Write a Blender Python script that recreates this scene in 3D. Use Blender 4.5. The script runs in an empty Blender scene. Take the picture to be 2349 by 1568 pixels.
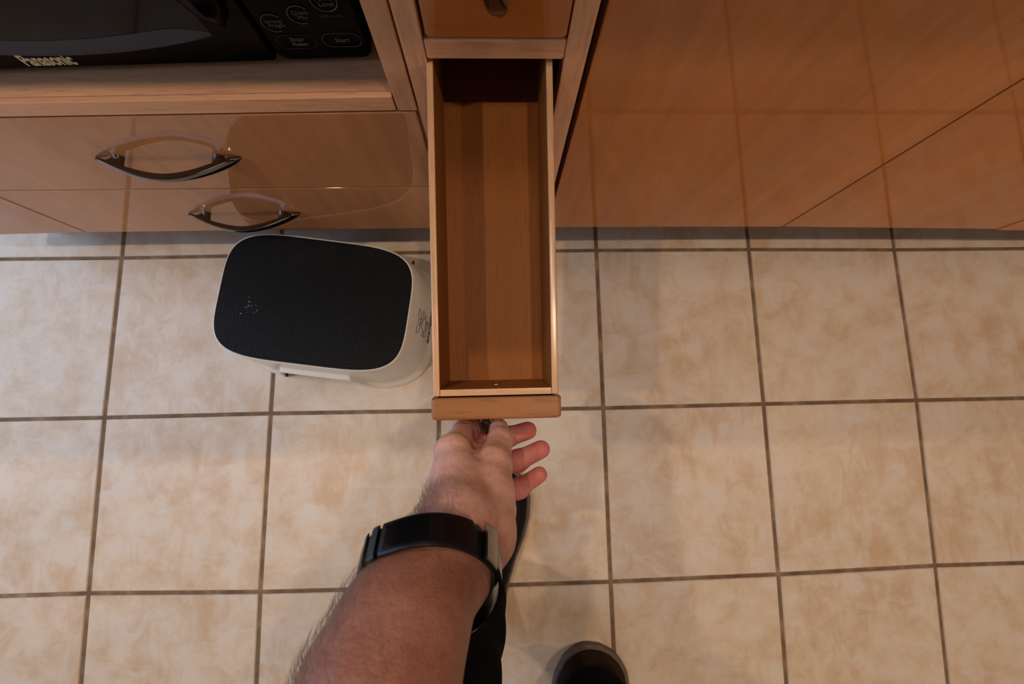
import bpy, bmesh, math, random
import numpy as np
from mathutils import Vector, Matrix, Euler

random.seed(7)
SC = bpy.context.scene
COL = SC.collection
PI = math.pi

# ------------------------------------------------------------------ camera
W, H = 2349.0, 1568.0
FPX = 1008.55
CAM = Vector((0.7816, -0.3108, 0.9016))
ROT = Euler((0.1311, -0.0273, -0.0194), 'XYZ')
cd = bpy.data.cameras.new('camera')
cam = bpy.data.objects.new('camera', cd)
COL.objects.link(cam)
cam.location = CAM
cam.rotation_euler = ROT
cd.sensor_fit = 'HORIZONTAL'
cd.sensor_width = 36.0
cd.lens = FPX / W * 36.0
cd.clip_start = 0.02
cd.clip_end = 50
cd.dof.use_dof = True
cd.dof.focus_distance = 0.45
cd.dof.aperture_fstop = 8.0
SC.camera = cam
RM = ROT.to_matrix()

def at(px, py, z):
    """world point that a pixel of the photograph sees at height z"""
    d = RM @ Vector(((px - W / 2) / FPX, (H / 2 - py) / FPX, -1.0))
    return CAM + d * ((z - CAM.z) / d.z)

# ------------------------------------------------------------------ world, light, exposure
SC.view_settings.view_transform = 'Standard'
SC.view_settings.look = 'None'
SC.view_settings.gamma = 1.0
SC.view_settings.use_curve_mapping = False
SC.view_settings.exposure = 0.14

world = bpy.data.worlds.new('world')
SC.world = world
world.use_nodes = True
world.node_tree.nodes['Background'].inputs[0].default_value = (0.70, 0.82, 1.0, 1)
world.node_tree.nodes['Background'].inputs[1].default_value = 0.9

def lamp(name, kind, loc, power, color, size=0.1, target=None, size_y=None, spread=None, blend=None, cone=None):
    ld = bpy.data.lights.new(name, kind)
    ld.energy = power
    ld.color = color
    if kind == 'AREA':
        if size_y:
            ld.shape = 'RECTANGLE'
            ld.size = size
            ld.size_y = size_y
        else:
            ld.shape = 'DISK'
            ld.size = size
        if spread:
            ld.spread = spread
    else:
        ld.shadow_soft_size = size
    if kind == 'SPOT':
        ld.spot_size = cone
        ld.spot_blend = blend
    o = bpy.data.objects.new(name, ld)
    COL.objects.link(o)
    o.location = loc
    if target is not None:
        d = Vector(target) - Vector(loc)
        o.rotation_euler = d.to_track_quat('-Z', 'Y').to_euler()
    return o

WARM = (1.0, 0.76, 0.54)
COOL = (0.40, 0.66, 1.0)
lamp('ceiling_downlight_left', 'AREA', (-0.22, -0.44, 2.37), 10.3, WARM, 0.06, (-0.22, -0.44, 0))
lamp('ceiling_downlight_middle', 'AREA', (1.10, -0.44, 2.37), 6.5, WARM, 0.06, (1.10, -0.44, 0))
lamp('ceiling_downlight_right', 'AREA', (2.75, -0.44, 2.37), 10, WARM, 0.06, (2.75, -0.44, 0))  # unseen lamp added to brighten the far right of the floor
lamp('ceiling_light_middle', 'AREA', (0.85, -0.15, 2.37), 4.5, WARM, 0.20, (0.85, -0.15, 0))
lamp('ceiling_downlight_back', 'AREA', (0.28, 0.46, 2.37), 11, WARM, 0.06, (0.28, 0.46, 0))
lamp('lamp_across_the_room', 'AREA', (1.5, -2.5, 0.70), 12, (1.0, 0.80, 0.60), 2.6, (1.4, 0, 0.62), 0.45)  # unseen wide fill, added to lift the cabinet fronts
lamp('window_daylight', 'AREA', (-0.80, -0.12, 0.98), 14.5, COOL, 1.0, (0.5, -0.45, 0.15), 1.75)

# ------------------------------------------------------------------ materials
def new_mat(name):
    m = bpy.data.materials.new(name)
    m.use_nodes = True
    nt = m.node_tree
    return m, nt, nt.nodes['Principled BSDF']

def N(nt, kind, **kw):
    n = nt.nodes.new(kind)
    for k, v in kw.items():
        setattr(n, k, v)
    return n

def ramp(nt, fac, stops):
    r = N(nt, 'ShaderNodeValToRGB')
    e = r.color_ramp.elements
    e[0].position, e[0].color = stops[0][0], (*stops[0][1], 1)
    e[1].position, e[1].color = stops[-1][0], (*stops[-1][1], 1)
    for p, c in stops[1:-1]:
        x = e.new(p)
        x.color = (*c, 1)
    nt.links.new(fac, r.inputs[0])
    return r.outputs[0]

def mixc(nt, fac, a, b, mode='MIX'):
    m = N(nt, 'ShaderNodeMix', data_type='RGBA', blend_type=mode)
    for sock, v in ((m.inputs[0], fac), (m.inputs[6], a), (m.inputs[7], b)):
        if isinstance(v, (int, float)):
            sock.default_value = v
        elif isinstance(v, tuple):
            sock.default_value = (*v, 1)
        else:
            nt.links.new(v, sock)
    return m.outputs[2]

def coords(nt, scale=(1, 1, 1), rand=True):
    tc = N(nt, 'ShaderNodeTexCoord')
    src = tc.outputs['Object']
    if rand:
        oi = N(nt, 'ShaderNodeObjectInfo')
        mu = N(nt, 'ShaderNodeMath', operation='MULTIPLY')
        mu.inputs[1].default_value = 17.3
        nt.links.new(oi.outputs['Random'], mu.inputs[0])
        ad = N(nt, 'ShaderNodeVectorMath', operation='ADD')
        nt.links.new(src, ad.inputs[0])
        nt.links.new(mu.outputs[0], ad.inputs[1])
        src = ad.outputs[0]
    mp = N(nt, 'ShaderNodeMapping')
    mp.inputs['Scale'].default_value = scale
    nt.links.new(src, mp.inputs[0])
    return mp.outputs[0]

def noise(nt, vec, scale, detail=4, rough=0.5, dist=0.0):
    n = N(nt, 'ShaderNodeTexNoise')
    n.inputs['Scale'].default_value = scale
    n.inputs['Detail'].default_value = detail
    n.inputs['Roughness'].default_value = rough
    n.inputs['Distortion'].default_value = dist
    nt.links.new(vec, n.inputs['Vector'])
    return n.outputs['Fac']

def bump(nt, b, height, strength, dist=0.001):
    bn = N(nt, 'ShaderNodeBump')
    bn.inputs['Strength'].default_value = strength
    bn.inputs['Distance'].default_value = dist
    nt.links.new(height, bn.inputs['Height'])
    nt.links.new(bn.outputs[0], b.inputs['Normal'])

def plain(name, col, rough=0.5, metal=0.0, spec=0.5, var=0.06, scale=60, coat=0.0, bmp=0.0):
    m, nt, b = new_mat(name)
    v = coords(nt)
    f = noise(nt, v, scale, 3)
    lo = tuple(c * (1 - var) for c in col)
    hi = tuple(min(1, c * (1 + var)) for c in col)
    nt.links.new(ramp(nt, f, [(0.3, lo), (0.7, hi)]), b.inputs['Base Color'])
    b.inputs['Roughness'].default_value = rough
    b.inputs['Metallic'].default_value = metal
    b.inputs['Specular IOR Level'].default_value = spec
    b.inputs['Coat Weight'].default_value = coat
    b.inputs['Coat Roughness'].default_value = 0.05
    if bmp:
        bump(nt, b, f, bmp)
    return m

def wood(name, axis, base, rough=0.13, spec=0.5, contrast=1.0, fleck=0.35, coat=0.0, bmp=True, board=0.09):
    """beech veneer, grain along the given axis of the object"""
    m, nt, b = new_mat(name)
    long_, cross = 2.2, 48.0
    sc = [cross] * 3
    sc[axis] = long_
    v = coords(nt, tuple(sc))
    g = noise(nt, v, 1.0, 5, 0.6, 0.4)
    sc2 = [330.0] * 3
    sc2[axis] = 28.0
    v2 = coords(nt, tuple(sc2))
    fl = noise(nt, v2, 1.0, 2, 0.5)
    sc3 = [9.0] * 3
    sc3[axis] = 1.2
    v3 = coords(nt, tuple(sc3))
    big = noise(nt, v3, 1.0, 2, 0.5)
    lo = tuple(c * (1 - 0.20 * contrast) for c in base)
    hi = tuple(c * (1 + 0.16 * contrast) for c in base)
    c = ramp(nt, g, [(0.28, lo), (0.5, base), (0.72, hi)])
    dk = ramp(nt, fl, [(0.30, (1 - fleck, 1 - fleck * 1.15, 1 - fleck * 1.3)), (0.46, (1, 1, 1))])
    c = mixc(nt, 1.0, c, dk, 'MULTIPLY')
    bg = ramp(nt, big, [(0.3, (1 - board, 1 - board * 1.1, 1 - board * 1.3)), (0.7, (1 + board, 1 + board * 0.9, 1 + board * 0.8))])
    c = mixc(nt, 1.0, c, bg, 'MULTIPLY')
    nt.links.new(c, b.inputs['Base Color'])
    b.inputs['Roughness'].default_value = rough
    b.inputs['Specular IOR Level'].default_value = spec
    b.inputs['Coat Weight'].default_value = coat
    b.inputs['Coat Roughness'].default_value = 0.04
    if bmp: bump(nt, b, fl, 0.03, 0.0004)
    return m

BEECH = (0.43, 0.148, 0.036)
M = {}
for ax, nm in enumerate('xyz'):
    M['face_' + nm] = wood('beech_face_' + nm, ax, BEECH, 0.05, 0.42, 0.6, 0.07, bmp=False)
    M['solid_' + nm] = wood('beech_solid_' + nm, ax, (0.62, 0.33, 0.19), 0.25, 0.4, 1.0, 0.18)
    M['drawer_' + nm] = wood('beech_drawer_' + nm, ax, (0.25, 0.090, 0.023), 0.45, 0.10, 0.3, 0.14, board=0.03)
M['face_pale'] = wood('beech_face_pale', 2, (0.44, 0.205, 0.095), 0.05, 0.42, 0.6, 0.07, bmp=False)  # same beech, cool daylight on the left fronts painted into its colour
M['edge_y'] = wood('beech_edge_y', 1, (0.56, 0.33, 0.185), 0.22, 0.5, 0.8, 0.14)
M['edge_x'] = wood('beech_edge_x', 0, (0.56, 0.33, 0.185), 0.22, 0.5, 0.8, 0.14)
M['front'] = wood('beech_front', 0, (0.30, 0.130, 0.052), 0.25, 0.5, 0.9, 0.22)
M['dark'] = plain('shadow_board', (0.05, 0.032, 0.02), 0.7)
M['plinth'] = plain('plinth_board', (0.16, 0.09, 0.05), 0.5)
M['stone'] = plain('worktop_laminate', (0.20, 0.19, 0.18), 0.3)
M['gunmetal'] = plain('gunmetal_handle', (0.15, 0.145, 0.14), 0.16, 1.0, 0.5, 0.05, 300)
M['steel'] = plain('brushed_steel', (0.32, 0.30, 0.28), 0.30, 1.0, 0.5, 0.08, 200)
M['mwblack'] = plain('microwave_black', (0.002, 0.002, 0.003), 0.16, 0.0, 0.04, 0.1, 20)
M['mwpanel'] = plain('microwave_panel', (0.003, 0.003, 0.0035), 0.35, 0.0, 0.04, 0.1, 20)
M['mwglass'] = plain('microwave_glass', (0.004, 0.004, 0.005), 0.06, 0.0, 0.12, 0.1, 20)
M['mwband'] = plain('microwave_band', (0.012, 0.024, 0.046), 0.22, 0.0, 0.25, 0.1, 20)
M['logo'] = plain('cream_print', (0.60, 0.54, 0.34), 0.4)
M['greyprint'] = plain('grey_print', (0.055, 0.055, 0.066), 0.5)
M['faintprint'] = plain('faint_grey_print', (0.022, 0.022, 0.026), 0.5)
M['white'] = plain('white_plastic', (0.74, 0.72, 0.71), 0.25, 0.0, 0.5, 0.02, 20)
M['ink'] = plain('black_ink', (0.03, 0.03, 0.03), 0.5)
M['rubber'] = plain('black_rubber', (0.012, 0.012, 0.012), 0.6, 0, 0.2)
M['strap'] = plain('watch_strap_black', (0.004, 0.004, 0.005), 0.35, 0.0, 0.25, 0.1, 80)
M['screen'] = plain('watch_screen', (0.003, 0.003, 0.004), 0.10, 0.0, 0.4, 0.1, 30)
M['cloth'] = plain('black_trouser_cloth', (0.0035, 0.0035, 0.0045), 0.9, 0.0, 0.05, 0.3, 400, 0, 0.2)
M['shoe'] = plain('brown_suede', (0.030, 0.017, 0.011), 0.9, 0.0, 0.1, 0.2, 200, 0, 0.2)
M['shoeblack'] = plain('black_shoe_leather', (0.005, 0.005, 0.006), 0.6, 0.0, 0.15, 0.2, 120)
M['sole'] = plain('grey_brown_sole', (0.14, 0.105, 0.09), 0.6, 0.0, 0.3, 0.1, 90)
M['hair'] = plain('arm_hair_brown', (0.07, 0.042, 0.026), 0.6)
M['wallpaint'] = plain('wall_paint', (0.22, 0.19, 0.16), 0.8)
M['ceilpaint'] = plain('ceiling_paint', (0.24, 0.22, 0.20), 0.9)
M['whiteframe'] = plain('window_frame_white', (0.75, 0.75, 0.74), 0.4)
M['nail'] = plain('fingernail', (0.50, 0.27, 0.22), 0.3, 0.0, 0.5, 0.05, 200)

def make_glass():
    m, nt, b = new_mat('window_glass')
    b.inputs['Base Color'].default_value = (1, 1, 1, 1)
    b.inputs['Transmission Weight'].default_value = 1.0
    b.inputs['Roughness'].default_value = 0.0
    return m
M['glass'] = make_glass()

def make_tile():
    m, nt, b = new_mat('beige_tile')
    v = coords(nt, (1, 1, 1))
    n1 = noise(nt, v, 17.0, 9, 0.72, 0.35)
    c = ramp(nt, n1, [(0.35, (0.54, 0.40, 0.285)), (0.47, (0.60, 0.48, 0.375)), (0.56, (0.63, 0.53, 0.445)), (0.68, (0.61, 0.56, 0.51))])
    v2 = coords(nt, (26, 9, 9))
    n2 = noise(nt, v2, 1.0, 7, 0.68, 0.8)
    v2b = coords(nt, (5, 5, 5))
    n2b = noise(nt, v2b, 1.0, 3, 0.5, 0.3)
    mu = N(nt, 'ShaderNodeMath', operation='MULTIPLY')
    nt.links.new(n2, mu.inputs[0])
    nt.links.new(n2b, mu.inputs[1])
    k = ramp(nt, mu.outputs[0], [(0.27, (0, 0, 0)), (0.40, (1, 1, 1))])
    kk = N(nt, 'ShaderNodeMath', operation='MULTIPLY')
    kk.inputs[1].default_value = 0.55
    nt.links.new(k, kk.inputs[0])
    c = mixc(nt, kk.outputs[0], c, (0.50, 0.31, 0.17))
    v3 = coords(nt, (11, 30, 11))
    n3 = noise(nt, v3, 1.0, 5, 0.6, 0.5)
    k3 = ramp(nt, n3, [(0.58, (0, 0, 0)), (0.72, (0.5, 0.5, 0.5))])
    c = mixc(nt, k3, c, (0.62, 0.60, 0.58))
    nt.links.new(c, b.inputs['Base Color'])
    rr = N(nt, 'ShaderNodeMapRange')
    rr.inputs[3].default_value = 0.30
    rr.inputs[4].default_value = 0.48
    nt.links.new(n1, rr.inputs[0])
    nt.links.new(rr.outputs[0], b.inputs['Roughness'])
    b.inputs['Specular IOR Level'].default_value = 0.4
    bump(nt, b, n1, 0.12, 0.002)
    return m
M['tile'] = make_tile()

def make_grout():
    m, nt, b = new_mat('brown_grout')
    v = coords(nt, (1, 1, 1), False)
    n1 = noise(nt, v, 22.0, 5, 0.6)
    nt.links.new(ramp(nt, n1, [(0.32, (0.12, 0.072, 0.040)), (0.55, (0.20, 0.130, 0.078)), (0.72, (0.32, 0.23, 0.15))]), b.inputs['Base Color'])
    b.inputs['Roughness'].default_value = 0.85
    bump(nt, b, noise(nt, v, 500, 2), 0.3, 0.001)
    return m
M['grout'] = make_grout()

def make_mat_rubber():
    """black rubber with a fine pressed grid of small squares"""
    m, nt, b = new_mat('ribbed_black_rubber')
    tc = N(nt, 'ShaderNodeTexCoord')
    sx = N(nt, 'ShaderNodeSeparateXYZ')
    nt.links.new(tc.outputs['Object'], sx.inputs[0])
    outs = []
    for i, pitch in ((0, 0.0052), (1, 0.0052)):
        a = N(nt, 'ShaderNodeMath', operation='MULTIPLY')
        a.inputs[1].default_value = 2 * PI / pitch
        nt.links.new(sx.outputs[i], a.inputs[0])
        s = N(nt, 'ShaderNodeMath', operation='SINE')
        nt.links.new(a.outputs[0], s.inputs[0])
        r = N(nt, 'ShaderNodeMapRange', interpolation_type='SMOOTHSTEP')
        r.inputs[1].default_value = -0.9
        r.inputs[2].default_value = -0.1
        nt.links.new(s.outputs[0], r.inputs[0])
        outs.append(r.outputs[0])
    mn = N(nt, 'ShaderNodeMath', operation='MINIMUM')
    nt.links.new(outs[0], mn.inputs[0])
    nt.links.new(outs[1], mn.inputs[1])
    v = coords(nt, (1, 1, 1), False)
    sp = noise(nt, v, 230, 2, 0.4)
    sp2 = noise(nt, coords(nt, (9, 9, 9), False), 1.0, 1)
    mu = N(nt, 'ShaderNodeMath', operation='MULTIPLY')
    nt.links.new(sp, mu.inputs[0])
    nt.links.new(sp2, mu.inputs[1])
    c = ramp(nt, mu.outputs[0], [(0.475, (0.005, 0.005, 0.0055)), (0.49, (0.35, 0.34, 0.32))])
    nt.links.new(c, b.inputs['Base Color'])
    b.inputs['Roughness'].default_value = 0.45
    b.inputs['Specular IOR Level'].default_value = 0.12
    bump(nt, b, mn.outputs[0], 1.0, 0.0016)
    return m
M['matrubber'] = make_mat_rubber()

def make_skin():
    m, nt, b = new_mat('skin')
    v = coords(nt, (1, 1, 1), False)
    n1 = noise(nt, v, 26, 5, 0.6, 0.3)
    n2 = noise(nt, v, 140, 4, 0.6)
    c = ramp(nt, n1, [(0.30, (0.48, 0.25, 0.195)), (0.5, (0.56, 0.325, 0.27)), (0.70, (0.63, 0.38, 0.325))])
    k = ramp(nt, n2, [(0.35, (0.88, 0.80, 0.78)), (0.6, (1, 1, 1))])
    c = mixc(nt, 1.0, c, k, 'MULTIPLY')
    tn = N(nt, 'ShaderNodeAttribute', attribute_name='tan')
    c = mixc(nt, tn.outputs['Fac'], c, mixc(nt, 1.0, c, (0.40, 0.295, 0.245), 'MULTIPLY'))  # shadow falling on the forearm, painted into the skin colour
    at_ = N(nt, 'ShaderNodeAttribute', attribute_name='flush')
    c = mixc(nt, at_.outputs['Fac'], c, (0.55, 0.115, 0.125))
    nt.links.new(c, b.inputs['Base Color'])
    b.inputs['Roughness'].default_value = 0.5
    b.inputs['Specular IOR Level'].default_value = 0.35
    b.inputs['Subsurface Weight'].default_value = 0.12
    b.inputs['Subsurface Radius'].default_value = (0.006, 0.002, 0.001)
    b.inputs['Subsurface Scale'].default_value = 0.6
    ad = N(nt, 'ShaderNodeMath', operation='ADD')
    nt.links.new(n2, ad.inputs[0])
    nt.links.new(noise(nt, v, 420, 3), ad.inputs[1])
    bump(nt, b, ad.outputs[0], 0.35, 0.0012)
    return m
M['skin'] = make_skin()

# ------------------------------------------------------------------ object helpers
def tag(o, label=None, cat=None, group=None, kind=None):
    if label: o['label'] = label
    if cat: o['category'] = cat
    if group: o['group'] = group
    if kind: o['kind'] = kind
    return o

def thing(name, label, cat, loc=(0, 0, 0), rot=(0, 0, 0), group=None):
    o = bpy.data.objects.new(name, None)
    o.empty_display_size = 0.05
    COL.objects.link(o)
    o.location = loc
    o.rotation_euler = rot
    return tag(o, label, cat, group)

def obj(name, bm, mat, parent=None, label=None, smooth=False, loc=None, rot=None):
    me = bpy.data.meshes.new(name)
    bmesh.ops.recalc_face_normals(bm, faces=bm.faces[:])
    bm.to_mesh(me)
    bm.free()
    if smooth:
        me.polygons.foreach_set('use_smooth', [True] * len(me.polygons))
        if smooth == 'auto':
            me.set_sharp_from_angle(angle=math.radians(40))
    if mat: me.materials.append(mat)
    o = bpy.data.objects.new(name, me)
    COL.objects.link(o)
    if smooth == 'auto':
        wn = o.modifiers.new('normals', 'WEIGHTED_NORMAL')
        wn.keep_sharp = True
        wn.weight = 100
    if parent: o.parent = parent
    if loc is not None: o.location = loc
    if rot is not None: o.rotation_euler = rot
    if label: o['label'] = label
    return o

def edge_band(o, mat):
    """the upward edge of a board in its own lighter edging"""
    o.data.materials.append(mat)
    for p in o.data.polygons:
        if p.normal.z > 0.3:
            p.material_index = 1

def hexa(bm, c8):
    """c8: bottom 4 then top 4, counter clockwise"""
    v = [bm.verts.new(c) for c in c8]
    for f in ((0, 3, 2, 1), (4, 5, 6, 7), (0, 1, 5, 4), (1, 2, 6, 5), (2, 3, 7, 6), (3, 0, 4, 7)):
        bm.faces.new([v[i] for i in f])
    return bm

def box(x0, x1, y0, y1, z0, z1, bev=0.0, seg=2, bm=None):
    b = bmesh.new()
    hexa(b, [(x0, y0, z0), (x1, y0, z0), (x1, y1, z0), (x0, y1, z0), (x0, y0, z1), (x1, y0, z1), (x1, y1, z1), (x0, y1, z1)])
    return fin(b, bev, seg, bm)

def sheared(x0, x1, y0, y1, zb0, zb1, zt0, zt1, bev=0.0, seg=2, bm=None):
    """a board whose top and bottom edges run slightly out of level"""
    b = bmesh.new()
    hexa(b, [(x0, y0, zb0), (x1, y0, zb1), (x1, y1, zb1), (x0, y1, zb0), (x0, y0, zt0), (x1, y0, zt1), (x1, y1, zt1), (x0, y1, zt0)])
    return fin(b, bev, seg, bm)

def fin(b, bev, seg, bm):
    bmesh.ops.recalc_face_normals(b, faces=b.faces[:])
    if bev:
        bmesh.ops.bevel(b, geom=b.edges[:], offset=bev, segments=seg, profile=0.5, affect='EDGES')
    if bm is not None:
        me = bpy.data.meshes.new('tmp')
        b.to_mesh(me); b.free()
        bm.from_mesh(me)
        bpy.data.meshes.remove(me)
        return bm
    return b

def loft(rings, closed=True, cap=True, bm=None):
    bm = bm or bmesh.new()
    vs = [[bm.verts.new(p) for p in r] for r in rings]
    n = len(rings[0])
    for a, b in zip(vs[:-1], vs[1:]):
        for i in range(n if closed else n - 1):
            j = (i + 1) % n
            bm.faces.new((a[i], a[j], b[j], b[i]))
    if cap:
        bm.faces.new(vs[0][::-1])
        bm.faces.new(vs[-1])
    return bm

def tube(pts, r, seg=8, bm=None, cap=True):
    pts = [Vector(p) for p in pts]
    rr = r if isinstance(r, (list, tuple)) else [r] * len(pts)
    rings = []
    up = None
    for i, p in enumerate(pts):
        t = (pts[min(i + 1, len(pts) - 1)] - pts[max(i - 1, 0)]).normalized()
        if up is None:
            up = t.orthogonal().normalized()
        up = (up - t * up.dot(t)).normalized()
        s = t.cross(up)
        rings.append([p + (up * math.cos(2 * PI * k / seg) + s * math.sin(2 * PI * k / seg)) * rr[i] for k in range(seg)])
    return loft(rings, True, cap, bm)

def text(name, body, size, mat, parent, loc, rot, label=None, bold=0.0, sx=1.0, align='CENTER', spacing=1.0):
    cu = bpy.data.curves.new(name, 'FONT')
    cu.body = body
    cu.size = size
    cu.align_x = align
    cu.align_y = 'CENTER'
    cu.extrude = 0.00012
    cu.offset = bold
    cu.space_line = spacing
    cu.resolution_u = 4
    t = bpy.data.objects.new(name, cu)
    COL.objects.link(t)
    dg = bpy.context.evaluated_depsgraph_get()
    me = bpy.data.meshes.new_from_object(t.evaluated_get(dg))
    COL.objects.unlink(t)
    bpy.data.objects.remove(t)
    me.name = name
    me.materials.clear()
    me.materials.append(mat)
    o = bpy.data.objects.new(name, me)
    COL.objects.link(o)
    o.parent = parent
    o.location = loc
    o.rotation_euler = rot
    o.scale = (sx, 1, 1)
    if label: o['label'] = label
    return o

# ------------------------------------------------------------------ the room
P = 0.33
RX0, RX1, RY0, RY1, RZ = -0.86, 3.0, -2.62, 0.65, 2.4
floor = obj('floor', box(RX0, RX1, RY0, RY1, -0.05, -0.0022), M['grout'])
tag(floor, kind='structure')
wall_t = 0.1
for nm, b in (('wall_back', box(RX0 - wall_t, RX1 + wall_t, RY1, RY1 + wall_t, 0, RZ)),
              ('wall_front', box(RX0 - wall_t, RX1 + wall_t, RY0 - wall_t, RY0, 0, RZ)),
              ('wall_right', box(RX1, RX1 + wall_t, RY0, RY1, 0, RZ)),
              ('ceiling', box(RX0 - wall_t, RX1 + wall_t, RY0 - wall_t, RY1 + wall_t, RZ, RZ + 0.1))):
    tag(obj(nm, b, M['ceilpaint' if nm == 'ceiling' else 'wallpaint']), kind='structure')
# left wall with a window opening
wy0, wy1, wz0, wz1 = -0.70, 0.46, 0.08, 2.0
b = box(RX0 - wall_t, RX0, RY0, RY1, 0, wz0)
box(RX0 - wall_t, RX0, RY0, RY1, wz1, RZ, bm=b)
box(RX0 - wall_t, RX0, RY0, wy0, wz0, wz1, bm=b)
box(RX0 - wall_t, RX0, wy1, RY1, wz0, wz1, bm=b)
tag(obj('wall_left', b, M['wallpaint']), kind='structure')
win = thing('window_1', None, None, (RX0 - 0.05, (wy0 + wy1) / 2, wz0))
tag(win, kind='structure')
b = bmesh.new()
hy, hz = (wy1 - wy0) / 2, wz1 - wz0
for q in ((-hy, -hy + 0.05, 0, hz), (hy - 0.05, hy, 0, hz), (-hy, hy, 0, 0.05), (-hy, hy, hz - 0.05, hz), (-0.025, 0.025, 0, hz)):
    box(-0.025, 0.025, *q, bev=0.004, bm=b)
obj('window_frame', b, M['whiteframe'], win)
obj('pane', box(-0.003, 0.003, -hy + 0.05, -0.025, 0.05, hz - 0.05), M['glass'], win)
obj('pane', box(-0.003, 0.003, 0.025, hy - 0.05, 0.05, hz - 0.05), M['glass'], win)

# floor tiles: each a slab, laid a few millimetres out of true as the photograph shows
OFF = {(0, 0): (.0034, -.004), (3, 0): (.0029, .0027), (4, 0): (.0046, .0014), (5, 0): (-.0027, -.0023),
       (0, 1): (.0004, -.0003), (1, 1): (-.006, .0013), (3, 1): (.0023, -.0013), (4, 1): (.0056, .0005), (5, 1): (.0005, .0018),
       (0, 2): (.0031, .0039), (1, 2): (-.0085, -.0032), (3, 2): (.0012, -.0049), (4, 2): (.0035, -.0012), (5, 2): (-.0078, .0058),
       (0, 3): (.0085, .004), (1, 3): (-.0058, -.003), (4, 3): (-.003, -.001), (5, 3): (-.018, .006),
       (2, 0): (-.001, .002), (2, 1): (-.0015, 0), (2, 2): (-.003, -.005), (3, 3): (.001, -.005), (2, 3): (-.002, -.005), (1, 0): (-.002, -.001)}
def node(i, j):
    o = OFF.get((i, j))
    if o is None:
        ii, jj = min(max(i, 0), 5), min(max(j, 0), 3)
        o = OFF.get((ii, jj), (0, 0))
    return Vector((i * P + o[0], -j * P + o[1], 0))
G = 0.0040       # half a joint
for i in range(-5, 10):
    for j in range(-3, 8):
        c = [node(i, j + 1), node(i + 1, j + 1), node(i + 1, j), node(i, j)]
        if c[0].y > RY1 - 0.02:
            continue
        if c[1].x < RX0 + 0.02 or c[0].x > RX1 - 0.02 or c[2].y < RY0 + 0.02:
            continue
        c = [Vector((min(max(v.x, RX0 - G), RX1 + G), min(max(v.y, RY0 - G), RY1 + G), 0)) for v in c]
        ce = sum(c, Vector()) / 4
        g = G if j != -1 else G
        q = [v + Vector((g if v.x < ce.x else -g, g if v.y < ce.y else -g, 0)) - ce for v in c]
        dz = random.uniform(-0.0003, 0.0003)
        bm = bmesh.new()
        hexa(bm, [(v.x, v.y, -0.006) for v in q] + [(v.x, v.y, 0) for v in q])
        top = [e for e in bm.edges if all(v.co.z > -0.001 for v in e.verts)]
        bmesh.ops.bevel(bm, geom=top, offset=0.0012, segments=2, affect='EDGES')
        obj('tile', bm, M['tile'], floor, loc=ce + Vector((0, 0, dz)))

# ------------------------------------------------------------------ bow handle
def bow_handle(parent, loc, rot, half=0.088, depth=0.031, wide=0.0075, name='handle'):
    """a bowed bar with pointed ends on two flared posts; local: along X, out of the face along -Y"""
    curve = lambda u: -depth * (1 - 0.95 * abs(u) ** 1.8)
    slope = lambda u: depth * 0.95 * 1.8 * (abs(u) ** 0.8) * (1 if u > 0 else -1) / half
    thick = lambda u: 0.0068 * (1 - 0.75 * abs(u) ** 4)
    bm = bmesh.new()
    n = 36
    rings = []
    for i in range(n + 1):
        u = -1 + 2 * i / n
        u = math.copysign(abs(u) ** 0.85, u)
        x = u * half
        yo = curve(u)
        nx, ny = slope(u), -1.0
        l = math.hypot(nx, ny)
        nx, ny = nx / l, ny / l
        hw = (wide * (0.62 + 0.38 * u * u)) * max(0.03, (1 - abs(u) ** 8)) ** 0.7
        th = thick(u)
        prof = [(0.0, hw), (-0.0010, hw * 0.86), (-0.0018, hw * 0.4), (-0.0018, -hw * 0.4), (-0.0010, -hw * 0.86), (0.0, -hw), (th * 0.9, -hw * 0.9), (th, 0), (th * 0.9, hw * 0.9)]
        rings.append([(x - nx * d, yo - ny * d, z) for d, z in prof])
    loft(rings, True, True, bm)
    h = obj(name, bm, M['gunmetal'], parent, smooth='auto', loc=loc, rot=rot)
    for s in (-1, 1):
        bm = bmesh.new()
        rings = []
        for k in range(9):
            t = k / 8
            xi = half * (0.615 - 0.015 * t)            # inner side, upright
            xo = half * (0.76 + 0.14 * t ** 2.2)       # outer side flares into the tip
            yi = (curve(0.61) + thick(0.61) * 0.5) * t
            yo = (curve(0.90) + thick(0.90) * 0.5) * t
            hz = wide * (0.74 - 0.10 * math.sin(PI * t))
            r = []
            for m in range(14):
                a = 2 * PI * m / 14
                w = 0.5 + 0.5 * math.cos(a)
                r.append((s * (xi + (xo - xi) * w), yi + (yo - yi) * w, hz * math.sin(a)))
            rings.append(r)
        loft(rings, True, True, bm)
        obj('handle_post', bm, M['gunmetal'], h, smooth='auto')
    return h

# ------------------------------------------------------------------ left cabinet with the microwave niche
YF = -0.003
lc = thing('microwave_cabinet', 'beech base cabinet with two wide bow-handled drawers under an open microwave niche', 'cabinet', (0.38, 0, 0))
def L(bm, o=lc):
    bmesh.ops.translate(bm, verts=bm.verts[:], vec=-Vector(o.location))
    return bm
def shz(x):   # the shelf line of the left unit as photographed
    return 0.4765 + (x - 0.277) * 0.0270
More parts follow.
